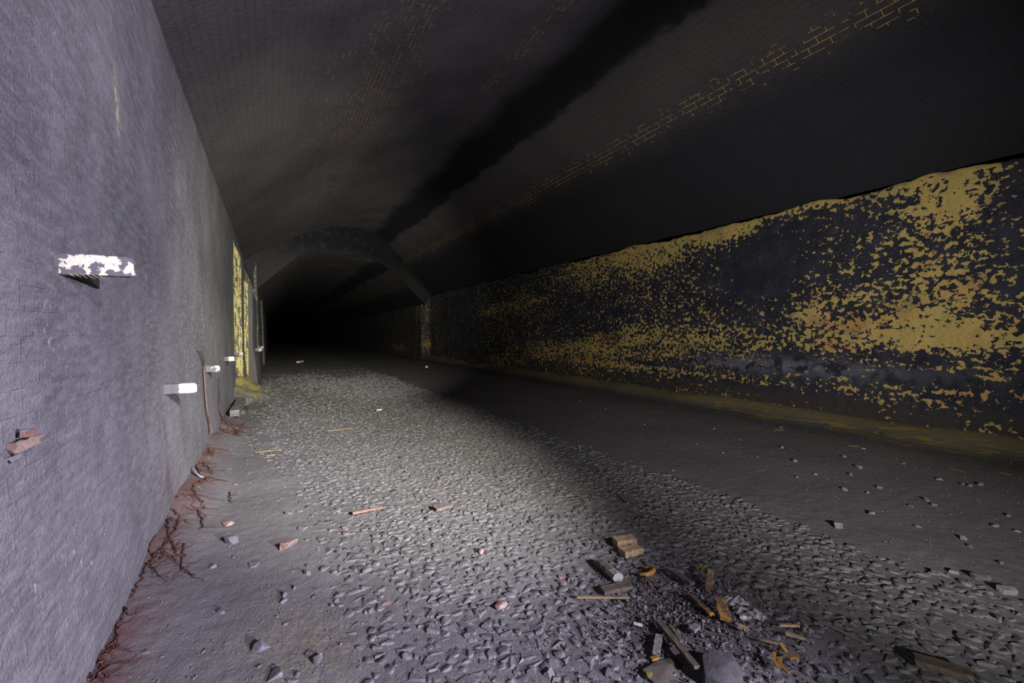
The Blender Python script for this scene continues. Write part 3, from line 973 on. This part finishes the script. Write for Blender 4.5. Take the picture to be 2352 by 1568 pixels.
# the big rock with its ochre side
p = at(1652, 1556)
rock = bpy.data.objects.new('rock', None)
rock.location = p; COL.objects.link(rock)
tag(rock, 'big dark flat-topped rock at the bottom edge with an ochre-stained side', 'rock')
bm = bmesh.new()
R_ = 50 * mpp(p)
for a, b, c in [(-1.0, -.5, 0), (-.5, -.95, 0), (.5, -.95, 0), (1.0, -.4, 0), (.95, .5, 0), (.3, .85, 0), (-.7, .7, 0),
                (-.98, -.40, .62), (-.35, -.88, .52), (.55, -.85, .50), (.98, -.30, .58), (.86, .42, .86), (.25, .74, .98), (-.62, .50, .92), (-.15, -.40, .90), (.62, -.12, .88)]:
    bm.verts.new((a * R_, b * R_ * .92, c * R_ * .9 - (.03 if c == 0 else 0)))
bmesh.ops.convex_hull(bm, input=bm.verts[:])
bm = bevelled(bm, R_ * .045)
rb = link('rock_body', bm_mesh(bm, 'rock_body'), M_LICHENROCK, rock)
rb.rotation_euler = (0, 0, -.35)
bm = bevelled(hull_stone(77, .9, 20, .1), .08)
for v in bm.verts:
    v.co = Vector((v.co.x * R_ * .42, v.co.y * R_ * .50, v.co.z * R_ * .62))
cr = link('stained_side', bm_mesh(bm, 'stained_side'), mat_patchy('ochre_stain', (0.10, 0.075, 0.05), (0.33, 0.20, 0.045), .49, 14, .05), rock)
cr.location = (R_ * .80, R_ * .20, R_ * .22)
cr['label'] = 'ochre stained side'
stone_obj('moss_lump', 1493, 1558, 26, 'olive yellow moss lump at the bottom edge left of the rock', mat_plain('olive_moss', (0.16, .13, .035), .95), (1, .8, .6), 0, cat='moss', seed=5, sink=-.1)
stone_obj('stone', 1530, 1545, 120, 'broad flat brown slab of stone left of the big rock', mat_plain('brown_slab', (0.085, .072, .055), .9), (1, .62, .16), -.2, cat='stone', seed=9, sink=.2)


# crumpled film on the gravel
def film(px, py, wpx, hpx, label, seed):
    p = at(px, py); m = mpp(p); n = 26
    A = Acc(); rows, uvs = [], []
    for i in range(n):
        r, u = [], []
        for j in range(n):
            a, b = (i / (n - 1) - .5), (j / (n - 1) - .5)
            q = Vector((a * 9, b * 9, seed))
            edge = 1 - 0.25 * abs(noise.noise(Vector((math.atan2(b, a) * 2, seed, 1))))
            x, y = a * wpx * m * edge, b * hpx * m * 2.0 * edge
            z = .020 + .016 * noise.noise(q * .55) + .005 * abs(noise.noise(q * 1.7)) - .05 * max(abs(a), abs(b)) ** 2
            r.append((x, y, max(z, .004))); u.append((a, b))
        rows.append(r); uvs.append(u)
    A.grid(rows, uvs)
    o = A.build('plastic_film', M_FILM, smooth=False)
    o.modifiers.new('thickness', 'SOLIDIFY').thickness = .0006
    o.location = p
    o.rotation_euler = (0, 0, -.5)
    return tag(o, label, 'litter')


film(1722, 1414, 62, 24, 'crumpled dirty clear film lying behind the tilted wood chip', 3)
film(1690, 1385, 50, 16, 'thin grey film scrap between the upright shard and the clear film', 8)
film(1846, 1447, 24, 20, 'small dirty film scrap at the right end of the pale splinters', 14)
stick('white_scrap', (684, 834), (694, 832), 6, 4, 'white scrap lying far along the left of the gravel', 'litter', M_WHITE, lift=.02)
stick('white_scrap', (977, 845), (983, 845), 4, 4, 'tiny white scrap on the mud before the step in the right wall', 'litter', M_WHITE, lift=.02)
stick('white_scrap', (866, 946), (876, 944), 4, 3, 'small bluish white scrap in the bright pool of light', 'litter', M_WHITE, lift=.02)

# ------------------------------------------------------------------ left wall fixtures
def bracket(y, z, L, Hh, T, mat, label, x0=-0.66, parts=False):
    """cable arm built into the wall: rounded bar along +X"""
    root = bpy.data.objects.new('cable_bracket', None); COL.objects.link(root)
    root.location = (x0, y, z)
    tag(root, label, 'bracket', 'cable brackets along the left wall')
    bm = bmesh.new()
    n = 16
    secs = []
    for i in range(n + 1):
        f = i / n
        x = -0.04 + (L + 0.04) * f
        k = 1.0 if f < .9 else math.sqrt(max(0.05, 1 - ((f - .9) / .1) ** 2 * .75))
        top_, bot = Hh / 2 * k, -Hh / 2 * (1 if f < .93 else k * .4 + .6)
        tt = T / 2 * (1 if f < .93 else .75)
        w = .0035 * noise.noise(Vector((f * 6, y, 1)))
        secs.append([bm.verts.new((x, sy * tt + w, sz)) for sy, sz in ((-1, bot), (-1, bot * .2), (-1, top_ * .92), (-.8, top_), (.8, top_), (1, top_ * .92), (1, bot))])
    m = 7
    for a, b in zip(secs, secs[1:]):
        for j in range(m):
            bm.faces.new((a[j], a[(j + 1) % m], b[(j + 1) % m], b[j]))
    bm.faces.new(secs[0][::-1]); bm.faces.new(secs[-1])
    bmesh.ops.recalc_face_normals(bm, faces=bm.faces[:])
    link('arm', bm_mesh(bm, 'arm'), mat, root)
    return root


xw = -0.625
b0 = bracket(2.2, 1.500, 0.185, 0.074, 0.05, M_BRACKET, 'whitewashed flaking wooden bracket high on the near left wall', -0.637)
# torn fibres hanging from its wall end
for k in range(6):
    a = Vector((0.0 + .016 * k, -.026, -.034))
    bm = tube_mesh('loose_fibre', [a, a + Vector((.012, -.006, -.008)), a + Vector((.02 + .01 * rnd.random(), -.008, -.012 - .008 * rnd.random()))], lambda f: .0022 * (1 - .7 * f), 5)
    link('loose_fibre', bm_mesh(bm, 'loose_fibre'), M_FIBRE, b0)
bm = bmesh.new()
for a, b in ((-.02, -.044), (.08, -.040), (.08, -.028), (-.02, -.026)):
    pass
bm.free()
lower = link('lower_flake', splinter_mesh('lower_flake', .09, .040, .008, 5, .8, .2), M_BRACKET, b0)
lower.location = (.03, -.006, -.036)
bracket(3.9, 0.868, 0.165, 0.068, 0.05, M_BRACKETW, 'cable bracket with a bright white tip, nearest of the low row', -0.632)
bracket(6.2, 0.850, 0.140, 0.072, 0.05, M_BRACKETD, 'grey cable bracket with white rim, just beyond the rusty strap')
bracket(8.5, 0.850, 0.145, 0.072, 0.06, M_BRACKETW, 'white cable bracket on the wall just before the first yellow buttress')
bracket(10.62, 0.850, 0.165, 0.066, 0.07, M_BRACKETD, 'dark cable bracket crossing the first yellow buttress')
bracket(12.9, 0.850, 0.16, 0.072, 0.07, M_BRACKETD, 'pale cable bracket on the wall past the first yellow buttress', -0.36)
bracket(15.1, 0.850, 0.14, 0.072, 0.07, M_BRACKETD, 'farthest cable bracket, where the low vault begins', -0.33)

# broken bracket stub
root = bpy.data.objects.new('cable_bracket', None); COL.objects.link(root); root.location = (-.640, 1.79, .925)
tag(root, 'broken rotten bracket stub low on the near left wall', 'bracket', 'cable brackets along the left wall')
st = link('torn_stub', splinter_mesh('torn_stub', .070, .032, .034, 21, .35, .5), mat_patchy('rotten_wood', (0.125, 0.085, 0.068), (0.20, 0.15, 0.12), .5, 26), root)
st.location = (.025, 0, .012); st.rotation_euler = (0, -.35, 0)
st2 = link('whitewashed_foot', splinter_mesh('whitewashed_foot', .030, .022, .016, 8, .3, .3), M_BRACKETD, root)
st2.location = (.006, -.012, -.022); st2.rotation_euler = (0, -.5, 0)
st3 = link('rust_crust', splinter_mesh('rust_crust', .034, .016, .024, 13, .2, .6), mat_patchy('rust_crust', (0.14, 0.125, 0.13), (0.19, 0.09, 0.06), .52, 40), root)
st3.location = (.022, .012, .040)


def wallpt(px, py, off=0.0):
    d = ray(px, py)
    t = 1.0
    x = -0.61
    for _ in range(5):
        t = x / d.x
        p = EYEV + d * t
        x = lx(p.z) + rough3((p.y, p.z, 1), 0.010, 1.6) + off
    return p


def smooth_path(pts, n=6):
    out = []
    P = [pts[0] * 2 - pts[1]] + pts + [pts[-1] * 2 - pts[-2]]
    for i in range(1, len(P) - 2):
        for k in range(n):
            u = k / n
            a, b, c, d = P[i - 1], P[i], P[i + 1], P[i + 2]
            out.append(0.5 * ((2 * b) + (c - a) * u + (2 * a - 5 * b + 4 * c - d) * u * u + (3 * b - a - 3 * c + d) * u ** 3))
    out.append(pts[-1])
    return out


sp_ = [wallpt(*q, off=o) for q, o in [((454, 803), .012), ((462, 808), .03), ((466, 820), .03), ((469, 838), .02), ((469, 856), .02), ((471, 880), .02), ((473, 910), .02), ((477, 945), .025), ((483, 970), .03), ((487, 995), .04)]]
tag(link('rusty_strap', bm_mesh(tube_mesh('rusty_strap', smooth_path(sp_), lambda f: .0075 + .004 * f, 6), 'rusty_strap', True), M_RUST), 'rusty bent strap hanging down the left wall to the ground', 'strap')
sp_ = [wallpt(*q, off=.012) for q in [(503, 868), (504, 900), (503, 925), (505, 945), (509, 958)]]
tag(link('hanging_root', bm_mesh(tube_mesh('hanging_root', smooth_path(sp_), .006, 5), 'hanging_root', True), M_ROOT), 'thin dark root hanging on the left wall right of the rusty strap', 'root')

# timber lumps at the foot of the wall
stick('timber_offcut', (539, 960), (556, 932), 17, 14, 'squared grey timber offcut leaning at the foot of the left wall', 'wood', M_GREYWOOD, lift=.03, zb=.03)
stick('timber_offcut', (556, 934), (566, 914), 13, 14, 'upright grey timber lump against the wall behind the squared offcut', 'wood', M_GREYWOOD, lift=.02, zb=.03, jag=.3)
stick('timber_offcut', (566, 922), (580, 926), 12, 10, 'small split timber lump right of the upright lump', 'wood', M_GREYWOOD, lift=.02, jag=.3)
stick('timber_offcut', (558, 952), (565, 940), 10, 8, 'small square stone-like offcut right of the squared timber', 'wood', M_DARKWOOD, lift=.015, jag=.1)

# bent pale strip among the roots
sp_ = [at(*q) + Vector((0, 0, z)) for q, z in [((443, 1087), .05), ((450, 1094), .035), ((458, 1098), .02), ((468, 1100), .014)]]
tag(link('bent_strip', bm_mesh(tube_mesh('bent_strip', smooth_path(sp_), .008, 6), 'bent_strip', True), mat_plain('pale_grey_metal', (.30, .32, .36), .4, .6)), 'bent pale grey strip lying among the red roots', 'strip')


# root tangles along the foot of the left wall
def roots(label, lines, extra=10, rad=.006, seed=1, spread=.12):
    r = random.Random(seed)
    root = bpy.data.objects.new('root_tangle', None); COL.objects.link(root)
    first = at(*lines[0][0]); root.location = first
    tag(root, label, 'roots', 'root tangles along the left wall foot')
    paths = []
    for ln in lines:
        pts = [at(*q) - first + Vector((0, 0, .006)) for q in ln]
        pts = smooth_path(pts, 7) if len(pts) > 2 else pts
        pts = [p + Vector((r.gauss(0, .006), r.gauss(0, .008), abs(r.gauss(0, .003)))) for p in pts]
        paths.append(pts)
        link('main_root', bm_mesh(tube_mesh('main_root', pts, lambda f: rad * (1.15 - .7 * f), 5), 'main_root', True), M_ROOT, root)
    bm = bmesh.new()
    for k in range(extra):
        src = r.choice(paths); p = r.choice(src).copy()
        ang = r.uniform(0, 6.28); pts = [p]
        for i in range(r.randint(4, 9)):
            ang += r.gauss(0, .5)
            p = p + Vector((math.cos(ang), math.sin(ang), 0)) * spread * .16
            w = p + first
            p.z = ground(w.x, w.y) - first.z + .005 + abs(r.gauss(0, .006))
            if w.x < lx(0) + .02:
                break
            pts.append(p.copy())
        if len(pts) < 2:
            continue
        b2 = tube_mesh('x', pts, lambda f: rad * .42 * (1.1 - .8 * f), 4)
        tmp = bpy.data.meshes.new('x'); b2.to_mesh(tmp); b2.free(); bm.from_mesh(tmp); bpy.data.meshes.remove(tmp)
    o = link('rootlets', bm_mesh(bm, 'rootlets', True), M_ROOT, root)
    o['kind'] = 'stuff'


roots('largest red root tangle spreading down the wall foot, below the bent strip', [[(378, 1168), (366, 1195), (352, 1240), (346, 1268), (360, 1272), (372, 1262), (395, 1230), (410, 1205)],
      [(392, 1170), (405, 1180), (412, 1192), (398, 1225), (376, 1262), (350, 1288)], [(384, 1172), (382, 1195), (386, 1215), (380, 1250), (368, 1278)], [(372, 1190), (395, 1193), (436, 1202)],
      [(392, 1236), (398, 1260), (418, 1282), (422, 1280)], [(426, 1252), (420, 1282), (417, 1308), (432, 1312), (446, 1326)], [(355, 1285), (385, 1282), (396, 1280)]], 40, .0052, 3)
roots('dark red root running along the wall foot below the largest tangle', [[(352, 1282), (338, 1300), (328, 1325), (312, 1352), (304, 1380)], [(340, 1296), (352, 1310), (366, 1325)]], 16, .0042, 4)
roots('forked red root lying below the bent strip, left of straw stalks', [[(490, 1098), (465, 1104), (446, 1118), (442, 1128), (450, 1140), (462, 1152), (468, 1172)], [(396, 1146), (412, 1140), (432, 1138), (446, 1139)], [(462, 1108), (480, 1106), (500, 1104)]], 26, .006, 5)
roots('red root bundle around the bent strip', [[(444, 1062), (454, 1078), (462, 1094), (470, 1100)], [(476, 1033), (486, 1043), (490, 1045)], [(452, 1066), (466, 1064), (480, 1078), (488, 1092)], [(446, 1062), (452, 1050), (470, 1042), (500, 1032), (530, 1036)]], 26, .006, 6)
roots('single short red root reaching onto the mud below the forked root', [[(456, 1176), (462, 1190), (464, 1208), (462, 1216)], [(452, 1172), (470, 1170)]], 6, .006, 7)
roots('little upright red twiggy root on the mud right of the single short root', [[(526, 1134), (528, 1146), (529, 1158)]], 3, .004, 8)
roots('orange red root mat under the rusty strap beside the timber offcuts', [[(505, 962), (516, 968), (530, 972), (548, 976)], [(538, 1002), (544, 990), (556, 982), (560, 972)], [(520, 974), (535, 985), (548, 998)], [(506, 985), (520, 992), (538, 996)]], 60, .008, 9, .2)
roots('black root tangle at the bottom left corner', [[(205, 1485), (215, 1505), (232, 1520), (240, 1545), (252, 1566)], [(222, 1480), (226, 1500), (238, 1518), (232, 1545), (226, 1566)], [(200, 1550), (208, 1562), (214, 1567)], [(240, 1512), (255, 1500), (272, 1492)]], 24, .005, 10)
roots('red root and debris line running up from the black tangle', [[(252, 1500), (262, 1470), (272, 1440), (288, 1400)], [(285, 1400), (295, 1420)]], 14, .005, 12)

# ------------------------------------------------------------------ light: torches swept from the right of the camera, plus added fill spots
def spot(name, loc, tgt, watts, size, blend, col, radius=.05):
    l = bpy.data.lights.new(name, 'SPOT')
    l.energy = watts; l.spot_size = math.radians(size); l.spot_blend = blend
    l.color = col; l.shadow_soft_size = radius
    o = bpy.data.objects.new(name, l); COL.objects.link(o)
    o.location = loc
    o.rotation_euler = (Vector(tgt) - Vector(loc)).to_track_quat('-Z', 'Y').to_euler()
    return o


spot('torch_wall', (3.4, -5.0, 1.9), (-0.6, 1.9, 0.9), 4700, 42, 1.0, (.80, .75, 1.0))
spot('torch_floor', (2.2, -3.6, 3.2), (0.5, 6.4, 0.0), 8400, 28, 1.0, (1.0, .97, .87), .12)
spot('fill_near', (2.6, -4.0, 3.0), (0.1, 2.9, 0.0), 2500, 31, 1.0, (.86, .80, 1.0), .08)  # added fill, gives the near floor its lilac cast
spot('fill_right', (0.4, -2.2, 1.4), (7.1, 6.0, 1.95), 2250, 60, 1.0, (1.0, .96, .98))  # added fill to lift the right wall
spot('torch_far', (1.2, -1.0, 1.6), (0.6, 13.0, 2.9), 4800, 40, 1.0, (1.0, .97, .80))
spot('fill_deep', (1.2, 2.5, 1.9), (4.0, 27.0, 2.6), 5200, 42, 1.0, (1.0, .96, .92))  # added unseen lamp ahead of the camera, brightens the far stretch
spot('fill_vault', (2.0, -2.0, 1.2), (0.6, 4.8, 4.6), 1800, 60, 1.0, (.88, .83, 1.0))  # added soft fill to lift the left of the vault

w = bpy.data.worlds.new('World'); scene.world = w
w.use_nodes = True
w.node_tree.nodes['Background'].inputs[0].default_value = (0, 0, 0, 1)
w.node_tree.nodes['Background'].inputs[1].default_value = 0.0

# ------------------------------------------------------------------ camera and colour management
cam = bpy.data.cameras.new('camera')
cam.sensor_fit = 'HORIZONTAL'; cam.sensor_width = 36.0
cam.lens = 36.0 * FPX / 2352
cam.clip_start = 0.02; cam.clip_end = 400
co = bpy.data.objects.new('camera', cam); COL.objects.link(co)
co.location = EYEV
co.rotation_euler = FW.to_track_quat('-Z', 'Y').to_euler()
scene.camera = co
cy = scene.cycles
cy.adaptive_threshold = 0.05
cy.max_bounces = 2; cy.diffuse_bounces = 1; cy.glossy_bounces = 1; cy.transmission_bounces = 0; cy.transparent_max_bounces = 2
cy.caustics_reflective = False; cy.caustics_refractive = False
vs = scene.view_settings
vs.view_transform = 'Standard'; vs.look = 'None'; vs.gamma = 1.0; vs.use_curve_mapping = False
vs.exposure = 0.0
